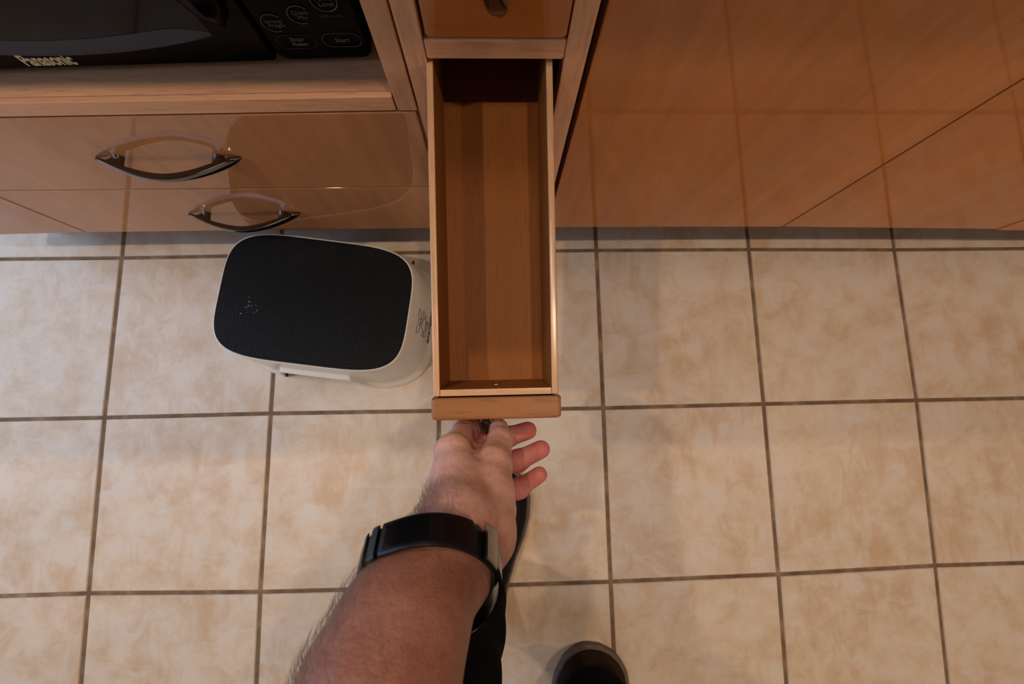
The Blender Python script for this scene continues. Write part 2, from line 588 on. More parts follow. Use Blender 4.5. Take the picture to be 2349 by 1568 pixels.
# drawers
d1 = obj('drawer', L(sheared(0.056, 0.6965, YF, 0.016, 0.2915, 0.2972, 0.4475, 0.4635, 0.0016)), M['face_pale'], lc, smooth='auto', label='upper wide drawer front')
d2 = obj('drawer', L(sheared(0.056, 0.6965, YF, 0.016, 0.1352, 0.1428, 0.2900, 0.2957, 0.0016)), M['face_pale'], lc, smooth='auto', label='lower wide drawer front')
for d, z in ((d1, 0.378), (d2, 0.2135)):
    bow_handle(d, (0.3745 - 0.38, YF, z), (0, -0.005, 0), 0.089, 0.031, 0.0085)
# shelf with a lipped front edge
obj('shelf', L(sheared(0.056, 0.676, 0.004, 0.56, shz(0.056) - 0.018, shz(0.676) - 0.018, shz(0.056), shz(0.676), 0)), M['solid_x'], lc)
obj('shelf_edge', L(sheared(0.056, 0.6762, YF, 0.004, shz(0.056) - 0.0205, shz(0.676) - 0.0215, shz(0.056), shz(0.676), 0.0012)), M['solid_x'], lc, smooth='auto')
obj('side_panel', L(box(0.6785, 0.6985, 0.004, 0.56, 0.13, 0.86)), M['solid_z'], lc)
obj('stile', L(box(0.6775, 0.6985, YF, 0.004, 0.4652, 0.86, 0.0014)), M['solid_z'], lc, smooth='auto')
obj('side_panel', L(box(0.054, 0.072, 0.004, 0.56, 0.13, 0.86)), M['solid_z'], lc)
obj('back_panel', L(box(0.072, 0.6785, 0.55, 0.56, 0.13, 0.86)), M['solid_z'], lc)
obj('bottom_panel', L(box(0.072, 0.6785, 0.018, 0.55, 0.135, 0.15)), M['solid_x'], lc)
obj('niche_top', L(box(0.072, 0.6785, 0.0, 0.55, 0.83, 0.848)), M['plinth'], lc)
obj('plinth', L(box(0.054, 0.6985, 0.062, 0.078, 0, 0.13)), M['plinth'], lc)

# neighbour further left: only its lower drawer's corner shows
nc = thing('base_cabinet', 'pale beech cabinet front past the thin seam at the left edge of the photo', 'cabinet', (-0.05, 0, 0))
obj('drawer', L(sheared(-0.155, 0.0535, YF, 0.016, 0.1262, 0.1352, 0.2800, 0.2900, 0.0016), nc), M['face_pale'], nc, smooth='auto')
obj('drawer', L(sheared(-0.155, 0.0535, YF, 0.016, 0.2815, 0.2915, 0.4400, 0.4475, 0.0016), nc), M['face_pale'], nc, smooth='auto')
b = L(box(-0.155, 0.0535, 0.017, 0.56, 0.13, 0.86), nc)
obj('body', b, M['solid_z'], nc)
obj('plinth', L(box(-0.155, 0.0535, 0.062, 0.078, 0, 0.13), nc), M['plinth'], nc)

# ------------------------------------------------------------------ narrow drawer cabinet
nd = thing('narrow_drawer_cabinet', 'narrow beech cabinet between the microwave cabinet and the tall doors, one drawer pulled out', 'cabinet', (0.7815, 0, 0))
LN = lambda bm: L(bm, nd)
obj('stile', LN(box(0.7000, 0.7200, YF, 0.02, 0.13, 0.86, 0.0016)), M['solid_z'], nd, smooth='auto')
obj('stile', LN(box(0.8450, 0.8660, YF, 0.02, 0.13, 0.86, 0.0016)), M['solid_z'], nd, smooth='auto')
obj('rail', LN(box(0.7200, 0.8450, YF, 0.02, 0.5365, 0.5592, 0.0028, 3)), M['solid_x'], nd, smooth='auto')
obj('rail', LN(box(0.7200, 0.8450, YF, 0.02, 0.335, 0.357, 0.0028, 3)), M['solid_x'], nd, smooth='auto')
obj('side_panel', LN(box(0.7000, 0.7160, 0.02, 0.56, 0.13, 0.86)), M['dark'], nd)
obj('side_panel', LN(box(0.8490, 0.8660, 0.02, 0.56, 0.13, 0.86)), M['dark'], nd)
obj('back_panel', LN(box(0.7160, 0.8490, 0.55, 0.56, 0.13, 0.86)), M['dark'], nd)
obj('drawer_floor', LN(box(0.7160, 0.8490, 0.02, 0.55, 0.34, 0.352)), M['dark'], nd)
obj('plinth', LN(box(0.7000, 0.8660, 0.062, 0.078, 0, 0.13)), M['plinth'], nd)

def rounded_front(x0, x1, z0, z1, y0, y1, r, bev):
    """a drawer front with rounded corners"""
    pts = []
    for cx, cz, a0 in ((x1 - r, z1 - r, 0), (x0 + r, z1 - r, 90), (x0 + r, z0 + r, 180), (x1 - r, z0 + r, 270)):
        for k in range(6):
            a = math.radians(a0 + 90 * k / 5)
            pts.append((cx + r * math.cos(a), cz + r * math.sin(a)))
    cx, cz = (x0 + x1) / 2, (z0 + z1) / 2
    def ring(y, ins):
        return [(x - ins * (1 if x > cx else -1), y, z - ins * (1 if z > cz else -1)) for x, z in pts]
    rings = [ring(y1, bev * 0.4), ring(y1 - bev * 0.4, 0), ring(y0 + bev, 0)]
    for k in range(1, 5):
        a = PI / 2 * k / 4
        rings.append(ring(y0 + bev * (1 - math.sin(a)), bev * (1 - math.cos(a))))
    return loft(rings)

ud = obj('drawer', LN(rounded_front(0.7228, 0.8440, 0.5607, 0.716, YF, 0.017, 0.004, 0.0022)), M['face_x'], nd, smooth='auto', label='closed upper drawer front')
bow_handle(ud, (0.7755 - 0.7815, YF, 0.650), (0, math.radians(80), 0), 0.066, 0.026, 0.0105)

obj('rail', LN(box(0.7200, 0.8450, YF, 0.02, 0.7185, 0.7405, 0.0028, 3)), M['solid_x'], nd, smooth='auto')
obj('drawer', LN(rounded_front(0.7228, 0.8440, 0.7425, 0.858, YF, 0.017, 0.004, 0.0022)), M['face_x'], nd, smooth='auto')
lower = obj('drawer', LN(rounded_front(0.7228, 0.8440, 0.15, 0.333, YF, 0.017, 0.004, 0.0022)), M['face_x'], nd, smooth='auto', label='closed lower drawer front')

# the open drawer, sagging on its runners
SAG = math.radians(8.15)
fo = Vector((0.7782, -0.3066, 0.4885))
WB, TH, DB, LB = 0.1170, 0.0064, 0.0855, 0.405
dr = obj('drawer', box(-WB / 2 + TH, WB / 2 - TH, TH, LB - TH, -DB - 0.006, -DB), M['drawer_y'], nd,
         label='open empty beech drawer pulled out toward the hand', loc=fo - Vector(nd.location), rot=(SAG, 0, 0.004))
for s in (-1, 1):
    a, c = (-WB / 2, -WB / 2 + TH) if s < 0 else (WB / 2 - TH, WB / 2)
    edge_band(obj('side_wall', box(a, c, 0, LB, -DB - 0.012, 0, 0.0014, 3), M['drawer_y'], dr, smooth='auto'), M['edge_y'])
edge_band(obj('front_wall', box(-WB / 2 + TH, WB / 2 - TH, 0.0002, TH, -DB - 0.012, -0.0004, 0.0008), M['drawer_x'], dr, smooth='auto'), M['edge_x'])
obj('back_wall', box(-WB / 2 + TH, WB / 2 - TH, LB - TH, LB, -DB - 0.012, -0.002, 0.0008), M['drawer_x'], dr, smooth='auto')
df = obj('drawer_front', rounded_front(-0.0610, 0.0612, -0.118, -0.0008, -0.0228, -0.0016, 0.004, 0.0035), M['front'], dr, smooth='auto')
# screw head in the front wall
bm = bmesh.new()
rings = []
for k, (rr, yy) in enumerate(((0.0046, 0.0), (0.0046, 0.0006), (0.0036, 0.0016), (0.0018, 0.0022))):
    rings.append([(rr * math.cos(a), TH + yy, -0.040 + rr * math.sin(a)) for a in [2 * PI * i / 16 for i in range(16)]])
loft(rings, bm=bm)
obj('screw', bm, M['steel'], dr, smooth='auto', label='round screw head inside the drawer front')
bow_handle(dr, (-0.004, -0.0228, -0.058), (0, math.radians(80), 0), 0.052, 0.026, 0.0075)

# ------------------------------------------------------------------ tall doors on the right
rc = thing('double_door_cabinet', 'glossy beech double-door cabinet to the right of the open drawer', 'cabinet', (1.31, 0, 0))
LR = lambda bm: L(bm, rc)
obj('door', LR(sheared(0.8720, 1.3092, YF, 0.016, 0.1418, 0.1352, 0.862, 0.862, 0.0016)), M['face_z'], rc, smooth='auto')
obj('door', LR(sheared(1.3118, 1.7440, YF, 0.016, 0.1352, 0.1150, 0.862, 0.862, 0.0016)), M['face_z'], rc, smooth='auto')
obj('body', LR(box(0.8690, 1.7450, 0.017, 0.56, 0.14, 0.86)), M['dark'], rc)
obj('plinth', LR(box(0.8690, 1.7450, 0.062, 0.078, 0, 0.138)), M['plinth'], rc)
re_ = thing('end_cabinet', 'beech cabinet door just showing at the right edge of the photo', 'cabinet', (1.97, 0, 0))
LE = lambda bm: L(bm, re_)
obj('door', LE(sheared(1.7466, 2.1800, YF - 0.0015, 0.016, 0.1128, 0.0950, 0.862, 0.862, 0.0016)), M['face_z'], re_, smooth='auto')
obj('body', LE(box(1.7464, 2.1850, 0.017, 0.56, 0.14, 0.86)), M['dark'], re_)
obj('plinth', LE(box(1.7464, 2.1850, 0.062, 0.078, 0, 0.138)), M['plinth'], re_)

wt = obj('worktop', box(-0.16, 2.2, -0.080, 0.645, 0.864, 0.90, 0.004), M['stone'], smooth='auto')
tag(wt, 'grey laminate worktop running along the top of the beech cabinets', 'worktop')

# ------------------------------------------------------------------ microwave
MY = 0.033
mw = thing('microwave_oven', 'black microwave oven with cream lettering on the niche shelf', 'microwave', (0.40, MY - 0.0045, 0.4790 + 0.0012), (0, -0.0255, 0.018))
def mloc(x, z):      # face coordinates of the photograph to the oven's own frame
    dx, dz = x - 0.40, z - 0.4802
    c, s = math.cos(0.0255), math.sin(0.0255)
    return dx * c + dz * s, -dx * s + dz * c
mx0, mx1, mzt = -0.245, 0.2605, 0.285
obj('body', box(mx0, mx1, 0.022, 0.37, 0.006, mzt, 0.004), M['mwblack'], mw, smooth='auto')
def plate(x0, x1, z0, z1, y0, y1, r, bev):
    return rounded_front(x0, x1, z0, z1, y0, y1, r, bev)
gx = mloc(0.565, 0.52)[0]
door = obj('door', plate(mx0, gx - 0.0022, 0.0085, mzt, 0.0, 0.021, 0.004, 0.003), M['mwblack'], mw, smooth='auto')
pan = obj('control_panel', plate(gx + 0.0012, mx1, 0.0085, mzt, 0.0005, 0.021, 0.010, 0.003), M['mwpanel'], mw, smooth='auto')
for fx in (mx0 + 0.04, mx1 - 0.04):
    for fy in (0.05, 0.33):
        obj('foot', box(fx - 0.012, fx + 0.012, fy - 0.012, fy + 0.012, 0.0, 0.006, 0.001), M['rubber'], mw)
# window with a curved lower band
def band_z(x):
    return 0.505 + 0.80 * (x - 0.357) ** 2
xs = [0.19 + (0.520 - 0.19) * i / 24 for i in range(25)]
lowr = [mloc(x, band_z(x)) for x in xs]
upr = [mloc(x, band_z(x) + 0.0172 - 0.014 * max(0, (x - 0.47) / 0.05) ** 2) for x in xs]
def strip(lo, hi, y0, y1):
    rings = []
    for (a, b_), (c_, d_) in zip(lo, hi):
        rings.append([(a, 0.0, b_), (a, y0, b_), (c_, y1, d_), (c_, 0.0, d_)])
    return loft(rings)
obj('window_band', strip(lowr, upr, -0.0012, -0.0006), M['mwband'], door)
top_pts = [mloc(0.19 + (0.5205 - 0.19) * i / 24, 0.72 - 0.06 * ((i / 24 - 0.5) * 2) ** 2) for i in range(25)]
top_pts = [(x if i < 20 else x - 0.010 * ((i - 19) / 5), z) for i, (x, z) in enumerate(top_pts)]
obj('window_glass', strip([(a, b_ + 0.0004) for a, b_ in upr], top_pts, -0.0005, -0.0005), M['mwglass'], door)
# bulging vertical grip
hx, hz0 = mloc(0.536, 0.535)
bm = bmesh.new()
rings = []
for k in range(17):
    t = k / 16
    z = hz0 + t * 0.20
    s = min(1.0, math.sin(PI * min(max(t, 0.0), 1.0)) ** 0.5 + 0.02)
    rings.append([(hx + 0.027 * s * math.cos(a) * 1.0, -0.022 * s * max(0.0, math.sin(a)) + 0.0004, z) for a in [PI * m / 12 for m in range(13)]])
loft(rings, False, False, bm)
for e in (0, -1):
    pass
bmesh.ops.holes_fill(bm, edges=bm.edges[:], sides=0)
obj('handle', bm, M['mwblack'], door, smooth='auto')
TR = (PI / 2, 0, 0)
def mtext(body, x, z, size, mat, parent, bold=0.0, sx=1.0, label=None, name='lettering', spacing=1.0):
    a, c = mloc(x, z)
    return text(name, body, size, mat, parent, (a, -0.0003, c), TR, label, bold, sx, 'CENTER', spacing)
mtext('Panasonic', 0.3435, 0.4985, 0.0190, M['logo'], door, 0.0006, 0.67, 'cream brand lettering', 'logo')
def ring_outline(x, z, hx_, hz_, th, a0=0, a1=360, pill=False):
    bm = bmesh.new()
    pts = []
    n = 40
    for i in range(n + 1):
        a = math.radians(a0 + (a1 - a0) * i / n)
        if pill:
            r = hz_
            cx = (hx_ - r) * (1 if math.cos(a) > 0 else -1)
            pts.append((cx + r * math.cos(a), r * math.sin(a)))
        else:
            pts.append((hx_ * math.cos(a), hz_ * math.sin(a)))
    m = [mloc(x + p[0], z + p[1]) for p in pts]
    return tube([(p[0], -0.0002, p[1]) for p in m], th, 5, bm)
for nm, x, z, h_, w_, sz in (('Serving/\n Weight', 0.5815, 0.5385, 0.0092, 0.0100, 0.0052), ('Quick\n Min', 0.6085, 0.5468, 0.0092, 0.0100, 0.0060), ('Power\nLevel', 0.6350, 0.5605, 0.0105, 0.0112, 0.0066)):
    o = obj('button', ring_outline(x, z, w_, h_, 0.00055, 40, 290 if sz < 0.0066 else 400), M['greyprint'], pan)
    mtext(nm, x + 0.0012, z - 0.0003, sz, M['greyprint'], o, 0.0, 1.0, spacing=0.85)
mtext('100%\u25b610%'.replace('\u25b6', ' > '), 0.6360, 0.5452, 0.0040, M['faintprint'], pan)
o = obj('button', ring_outline(0.5930, 0.5172, 0.0180, 0.0078, 0.00025, 0, 360, True), M['faintprint'], pan)
mtext('Stop/\n Reset', 0.5945, 0.5175, 0.0064, M['greyprint'], o, 0.00012, spacing=0.85)
o = obj('button', ring_outline(0.6362, 0.5187, 0.0180, 0.0078, 0.0003, 0, 360, True), M['greyprint'], pan)
mtext('Start', 0.6365, 0.5187, 0.0070, M['greyprint'], o, 0.00012)

# ------------------------------------------------------------------ step stool
st = thing('step_stool', 'white plastic step stool with black ribbed top, standing left of the open drawer', 'stool', (0.4636, -0.1358, 0), (0, 0, math.radians(-8)))
def sup(a, b, t, n=4.4):
    c, s = math.cos(t), math.sin(t)
    return a * abs(c) ** (2 / n) * (1 if c >= 0 else -1), b * abs(s) ** (2 / n) * (1 if s >= 0 else -1)
ZT = 0.1490
NP = 200
ts = []
for k in range(NP):
    ts.append(2 * PI * k / NP)
def sstep(a, b, x):
    t = min(1, max(0, (x - a) / (b - a)))
    return t * t * (3 - 2 * t)
def outline(z):
    f = 1 - z / ZT
    return 0.1655 + 0.0195 * f, 0.1125 + 0.0185 * f
def zlow(x, y, b):
    if abs(y) < 0.8 * b: return 0.0
    w = 1 - sstep(0.066, 0.106, abs(x))
    return 0.090 * w
rings = []
# top plate (inner to rim), rim, then down the walls
for k, (ins, z) in enumerate(((0.10, ZT - 0.002), (0.02, ZT - 0.002), (0.0030, ZT - 0.0015), (0.0018, ZT - 0.0002), (0.0006, ZT - 0.0008), (0.0, ZT - 0.003))):
    rings.append([(*sup(0.1655 - ins, 0.1125 - ins if ins < 0.1 else 0.03, t), z) for t in ts])
S = 22
for k in range(1, S + 1):
    s = k / S
    r = []
    for t in ts:
        x0, y0 = sup(0.1655, 0.1125, t)
        zb = zlow(x0 * 1.08, y0, 0.1125)
        zz = (ZT - 0.003) * (1 - s) + zb * s
        a, b_ = outline(zz)
        lip = 0.0078 * sstep(0.87, 0.95, s)
        n = 4.4 - 0.9 * (1 - zz / ZT)
        x, y = sup(a + lip, b_ + lip, t, n)
        r.append((x, y, zz))
    rings.append(r)
bm = loft(rings, True, False)
bm.faces.new([v for v in bm.verts][:NP])
body = obj('body', bm, M['white'], st, smooth='auto')
sol = body.modifiers.new('thickness', 'SOLIDIFY')
sol.thickness = 0.0032
sol.offset = -1
rings = []
for ins, z in ((0.0, ZT - 0.0022), (0.0, ZT + 0.0006), (0.0006, ZT + 0.0014), (0.0016, ZT + 0.0018)):
    rings.append([(*sup(0.1628 - ins, 0.1098 - ins, t), z) for t in ts])
obj('rubber_mat', loft(rings), M['matrubber'], st, smooth='auto', label='black ribbed rubber top')
for fx, fy in ((-0.0925, -0.131), (-0.0925, 0.131), (0.125, 0.131)):
    for _ in (0,):
        obj('rubber_foot', box(fx - 0.0012, fx + 0.0012, fy - 0.0035, fy + 0.0035, 0.0006, 0.014, 0.0004), M['rubber'], st)
# printed bear emblem and lettering on the end wall
def endp(y, z, out=0.0004):
    a, b_ = outline(z)
    n = 4.4 - 0.9 * (1 - z / ZT)
    x = a * max(0.0, 1 - (abs(y) / b_) ** n) ** (1 / n)
    return Vector((x + out, y, z))
bm = bmesh.new()
def ell(cy, cz, ry, rz, a0=0, a1=360, th=0.00042, rot=0):
    pts = []
    for i in range(25):
        a = math.radians(a0 + (a1 - a0) * i / 24)
        u, w = ry * math.cos(a), rz * math.sin(a)
        c, s = math.cos(math.radians(rot)), math.sin(math.radians(rot))
        pts.append(endp(cy + u * c - w * s, cz + u * s + w * c))
    tube(pts, th, 5, bm)
OY = -0.004
_endp = endp
def endp(y, z, out=0.0004):                 # the drawing stands on the lettering and fills the slope above it
    return _endp(y, 0.036 + (z - 0.048) * 1.28, out)
def stroke(pts, th=0.00042):
    tube([endp(OY + a, c) for a, c in pts], th, 5, bm)
stroke([(-0.0075, 0.083), (-0.010, 0.086), (-0.015, 0.088), (-0.020, 0.092), (-0.0225, 0.097), (-0.0205, 0.1005), (-0.014, 0.0995), (-0.006, 0.0975), (0.0, 0.097), (0.006, 0.0975),
        (0.014, 0.0995), (0.0205, 0.1005), (0.0225, 0.097), (0.020, 0.092), (0.015, 0.088), (0.010, 0.086), (0.0075, 0.083)])
ell(OY, 0.0835, 0.0078, 0.0055)
ell(OY, 0.0845, 0.0016, 0.0010, th=0.0007)
ell(OY - 0.006, 0.0905, 0.0007, 0.0005, th=0.0006)
ell(OY + 0.006, 0.0905, 0.0007, 0.0005, th=0.0006)
ell(OY - 0.001, 0.0685, 0.0130, 0.0100, 120, 420)
ell(OY + 0.017, 0.0760, 0.0075, 0.0045, rot=25)
ell(OY + 0.0115, 0.0590, 0.0095, 0.0055, 10, 250, rot=20)
ell(OY - 0.0005, 0.0570, 0.0080, 0.0060)
ell(OY - 0.0175, 0.0690, 0.0060, 0.0040, 60, 300, rot=-20)
ell(OY - 0.0175, 0.0610, 0.0065, 0.0052)
endp = _endp
obj('emblem', bm, M['ink'], st, label='black line-drawn bear emblem')
zc = 0.027
tilt = math.atan2(0.0195, ZT)
pc = endp(0.002, zc, 0.0010)
lt = text('lettering', 'BABYBJ\u00d6RN', 0.0125, M['ink'], st, pc, (PI / 2, 0, PI / 2), 'black brand lettering', 0.0004, 1.1)
lt.rotation_euler = (Matrix.Rotation(-tilt, 3, 'Y') @ Euler((PI / 2, 0, PI / 2)).to_matrix()).to_euler()

# ------------------------------------------------------------------ organic surfaces: tapered limbs blended into one skin
class Field:
    def __init__(self, lo, hi, h):
        self.h = h
        self.lo = np.array(lo, np.float32)
        self.n = np.ceil((np.array(hi) - np.array(lo)) / h).astype(int) + 1
        self.d = np.full(self.n, 0.06, np.float32)
        self.ax = [self.lo[i] + h * np.arange(self.n[i], dtype=np.float32) for i in range(3)]

    def _win(self, a, b, pad):
        mn = np.minimum(a, b) - pad
        mx = np.maximum(a, b) + pad
        i0 = np.clip(np.floor((mn - self.lo) / self.h).astype(int), 0, self.n)
        i1 = np.clip(np.ceil((mx - self.lo) / self.h).astype(int) + 1, 0, self.n)
        return i0, i1

    def grid(self, i0, i1):
        return np.meshgrid(*[self.ax[k][i0[k]:i1[k]] for k in range(3)], indexing='ij')

    def cone(self, a, b, ra, rb, k=0.006, squash=None):
        a, b = np.array(a, np.float32), np.array(b, np.float32)
        pad = max(ra, rb) + 0.03
        i0, i1 = self._win(a, b, pad)
        sl = tuple(slice(i0[q], i1[q]) for q in range(3))
        X, Y, Z = self.grid(i0, i1)
        px, py, pz = X - a[0], Y - a[1], Z - a[2]
        d = b - a
        L2 = float(d @ d) + 1e-12
        t = np.clip((px * d[0] + py * d[1] + pz * d[2]) / L2, 0, 1)
        qx, qy, qz = px - t * d[0], py - t * d[1], pz - t * d[2]
        if squash is not None:       # (direction, factor): wider along the direction
            v, f = np.array(squash[0], np.float32), squash[1]
            v = v / np.linalg.norm(v)
            m = qx * v[0] + qy * v[1] + qz * v[2]
            g = (1 / f - 1) * m
            qx, qy, qz = qx + g * v[0], qy + g * v[1], qz + g * v[2]
        e = np.sqrt(qx * qx + qy * qy + qz * qz) - (ra + (rb - ra) * t)
        cur = self.d[sl]
        if k > 0:
            hh = np.clip(0.5 + 0.5 * (cur - e) / k, 0, 1)
            self.d[sl] = cur * (1 - hh) + e * hh - k * hh * (1 - hh)
        else:
            self.d[sl] = np.minimum(cur, e)

    def merge(self, other, k):
        hh = np.clip(0.5 + 0.5 * (self.d - other.d) / k, 0, 1)
        self.d = self.d * (1 - hh) + other.d * hh - k * hh * (1 - hh)

    def carve(self, a, b, r, depth):
        """a soft crease along a-b"""
        a, b = np.array(a, np.float32), np.array(b, np.float32)
        i0, i1 = self._win(a, b, r * 3)
        sl = tuple(slice(i0[q], i1[q]) for q in range(3))
        X, Y, Z = self.grid(i0, i1)
        d = b - a
        L2 = float(d @ d) + 1e-12
        t = np.clip(((X - a[0]) * d[0] + (Y - a[1]) * d[1] + (Z - a[2]) * d[2]) / L2, 0, 1)
        q2 = (X - a[0] - t * d[0]) ** 2 + (Y - a[1] - t * d[1]) ** 2 + (Z - a[2] - t * d[2]) ** 2
        self.d[sl] += depth * np.exp(-q2 / (r * r))

    def cut(self, p, nrm):
        """keep the side the normal points away from"""
        X, Y, Z = np.meshgrid(*self.ax, indexing='ij')
        self.d = np.maximum(self.d, (X - p[0]) * nrm[0] + (Y - p[1]) * nrm[1] + (Z - p[2]) * nrm[2])

    def surface(self):
        d = self.d
        s = d < 0
        nx, ny, nz = d.shape
        c = np.zeros((nx - 1, ny - 1, nz - 1), np.int8)
        for i in (0, 1):
            for j in (0, 1):
                for k in (0, 1):
                    c += s[i:nx - 1 + i, j:ny - 1 + j, k:nz - 1 + k]
        act = (c > 0) & (c < 8)
        idx = np.argwhere(act)
        num = -np.ones(act.shape, np.int32)
        num[tuple(idx.T)] = np.arange(len(idx))
        acc = np.zeros((len(idx), 3))
        cnt = np.zeros(len(idx))
        corners = [(i, j, k) for i in (0, 1) for j in (0, 1) for k in (0, 1)]
        for a in corners:
            for b in corners:
                if sum(abs(x - y) for x, y in zip(a, b)) != 1 or a > b:
                    continue
                da = d[idx[:, 0] + a[0], idx[:, 1] + a[1], idx[:, 2] + a[2]]
                db = d[idx[:, 0] + b[0], idx[:, 1] + b[1], idx[:, 2] + b[2]]
                cr = (da < 0) != (db < 0)
                t = np.where(cr, da / np.where(cr, da - db, 1), 0)
                p = np.array(a) + t[:, None] * (np.array(b) - np.array(a))
                acc[cr] += p[cr]
                cnt[cr] += 1
        v = self.lo + self.h * (idx + acc / cnt[:, None])
        quads = []
        for ax in range(3):
            sl0 = [slice(None)] * 3
            sl1 = [slice(None)] * 3
            sl0[ax] = slice(0, -1)
            sl1[ax] = slice(1, None)
            s0, s1 = s[tuple(sl0)], s[tuple(sl1)]
            e = np.argwhere(s0 != s1)
            u, w = [q for q in range(3) if q != ax]
            ok = (e[:, u] > 0) & (e[:, w] > 0) & (e[:, u] < d.shape[u] - 1) & (e[:, w] < d.shape[w] - 1)
            e = e[ok]
            def g(du, dw):
                q = e.copy()
                q[:, u] -= du
                q[:, w] -= dw
                return num[q[:, 0], q[:, 1], q[:, 2]]
            f = np.stack([g(0, 0), g(1, 0), g(1, 1), g(0, 1)], 1)
            flip = s[e[:, 0], e[:, 1], e[:, 2]]
            if ax == 1:
                flip = ~flip
            f[flip] = f[flip][:, ::-1]
            quads.append(f)
        return v, np.concatenate(quads)

def mesh_np(name, v, f, mat, parent, flush=None, smooth_it=0):
    if smooth_it:
        e = np.concatenate([f[:, [0, 1]], f[:, [1, 2]], f[:, [2, 3]], f[:, [3, 0]]])
        for _ in range(smooth_it):
            acc = np.zeros_like(v)
            cn = np.zeros(len(v))
            np.add.at(acc, e[:, 0], v[e[:, 1]])
            np.add.at(cn, e[:, 0], 1)
            np.add.at(acc, e[:, 1], v[e[:, 0]])
            np.add.at(cn, e[:, 1], 1)
            v = 0.5 * v + 0.5 * acc / cn[:, None]
    me = bpy.data.meshes.new(name)
    me.from_pydata(v.tolist(), [], f.tolist())
    me.polygons.foreach_set('use_smooth', [True] * len(me.polygons))
    me.materials.append(mat)
    if flush is not None:
        a = me.attributes.new('flush', 'FLOAT', 'POINT')
        a.data.foreach_set('value', flush.astype(np.float32))
    me.update()
    o = bpy.data.objects.new(name, me)
    COL.objects.link(o)
    o.parent = parent
    return o, v

# ------------------------------------------------------------------ the person: left arm reaching to the handle, legs and shoes
pe = thing('person', 'person in black trousers and dark slip-on shoes, bare left arm pulling the drawer open', 'person', (0, 0, 0))

J = lambda px, py, z: np.array(at(px, py, z))
a0 = J(876, 1568, .640); a1 = J(930, 1420, .624); a2 = J(978, 1300, .604)
a2p = J(1040, 1315, .588)
w1 = J(1052, 1205, .586); w2 = J(1108, 1232, .570)
axis = (a0 - a2) / np.linalg.norm(a0 - a2)
el = a0 + axis * 0.155 + np.array([-0.01, -0.02, 0.02])
ua = el + np.array([-0.06, -0.17, 0.16])

lo = np.minimum.reduce([ua, el]) - 0.075
lo = np.minimum(lo, [0.60, -0.80, 0.38])
hi = np.array([0.885, -0.315, max(ua[2], el[2]) + 0.07])
HG = 0.0022
def new_field():
    return Field(lo, hi, HG)
arm = new_field()
wide = np.array([0.85, 0.15, -0.5])
arm.cone(ua, el, .052, .043, 0.0)
arm.cone(el, a0, .041, .0400, 0.020)
arm.cone(a0, a1, .0400, .0338, 0.015)
arm.cone(a1, a2, .0338, .0262, 0.015)
arm.cone(a1, a2p, .030, .0235, 0.015)
arm.cone(a2, w1, .0262, .0235, 0.012)
arm.cone(a2p, w2, .0240, .0205, 0.012)
# carpus to knuckles
im = J(1038, 1036, .524); mm = J(1050, 1045, .494); rm_ = J(1064, 1070, .470); pm = J(1082, 1104, .452)
c1 = J(1054, 1175, .566); c2 = J(1085, 1195, .545); c3 = J(1110, 1215, .522)
arm.cone(c1, im, .0205, .0150, 0.012)
arm.cone(c1, mm, .0205, .0150, 0.010)
arm.cone(w1, J(1048, 1100, .548), .0225, .0175, 0.014)
arm.cone(c2, rm_, .0215, .0150, 0.010)
arm.cone(c3, pm, .0205, .0150, 0.010)
arm.cone(w1, c2, .0235, .022, 0.012)
arm.cone(w2, c3, .0200, .021, 0.012)
# thenar mass and thumb metacarpal
tc_ = J(1108, 1205, .566); tm = J(1130, 1066, .524)
arm.cone(w2, tc_, .0185, .0195, 0.010)
arm.cone(tc_, J(1122, 1130, .545), .0195, .0185, 0.010)
arm.cone(J(1122, 1130, .545), tm, .0185, .0148, 0.009)
arm.cone(J(1128, 1150, .520), J(1105, 1080, .500), .020, .013, 0.012)
arm.cone(J(1078, 1072, .502), J(1112, 1076, .508), .0125, .0125, 0.012)      # web
arm.cone(J(1082, 1046, .488), J(1118, 1052, .492), .0120, .0120, 0.010)
arm.cone(J(1132, 1170, .490), J(1118, 1130, .462), .0210, .0160, 0.012)      # heel of the palm, little finger side
# thumb
ti = J(1146, 1012, .492); tt = J(1144, 981, .466)
th_ = new_field()
th_.cone(tm, ti, .0144, .0112, 0.0)
th_.cone(tm, J(1138, 1040, .508), .0150, .0112, 0.006)
th_.cone(ti, tt, .0112, .0096, 0.006)
arm.merge(th_, 0.006)
# fingers
def finger(pts, rs):
    f = new_field()
    for i in range(len(pts) - 1):
        f.cone(pts[i], pts[i + 1], rs[i], rs[i + 1], 0.0 if i == 0 else 0.004)
    for p in pts[1:-1]:
        f.cone(p, p + 1e-4, rs[1] * 1.04, rs[1] * 1.04, 0.004)
    return f
idx_ = [im, J(1066, 990, .458), J(1096, 976, .432), J(1128, 975, .424)]
mid_ = [mm, J(1076, 1002, .428), J(1160, 1003, .424), J(1211, 987, .430)]
rin_ = [rm_, J(1112, 1078, .432), J(1188, 1056, .438), J(1241, 1030, .446)]
lit_ = [pm, J(1128, 1140, .440), J(1190, 1120, .445), J(1237, 1088, .455)]
for f, rs in ((idx_, (.0140, .0112, .0102, .0085)), (mid_, (.0140, .0112, .0104, .0096)), (rin_, (.0140, .0108, .0102, .0094)), (lit_, (.0135, .0100, .0089, .0082))):
    arm.merge(finger(f, rs), 0.0055)
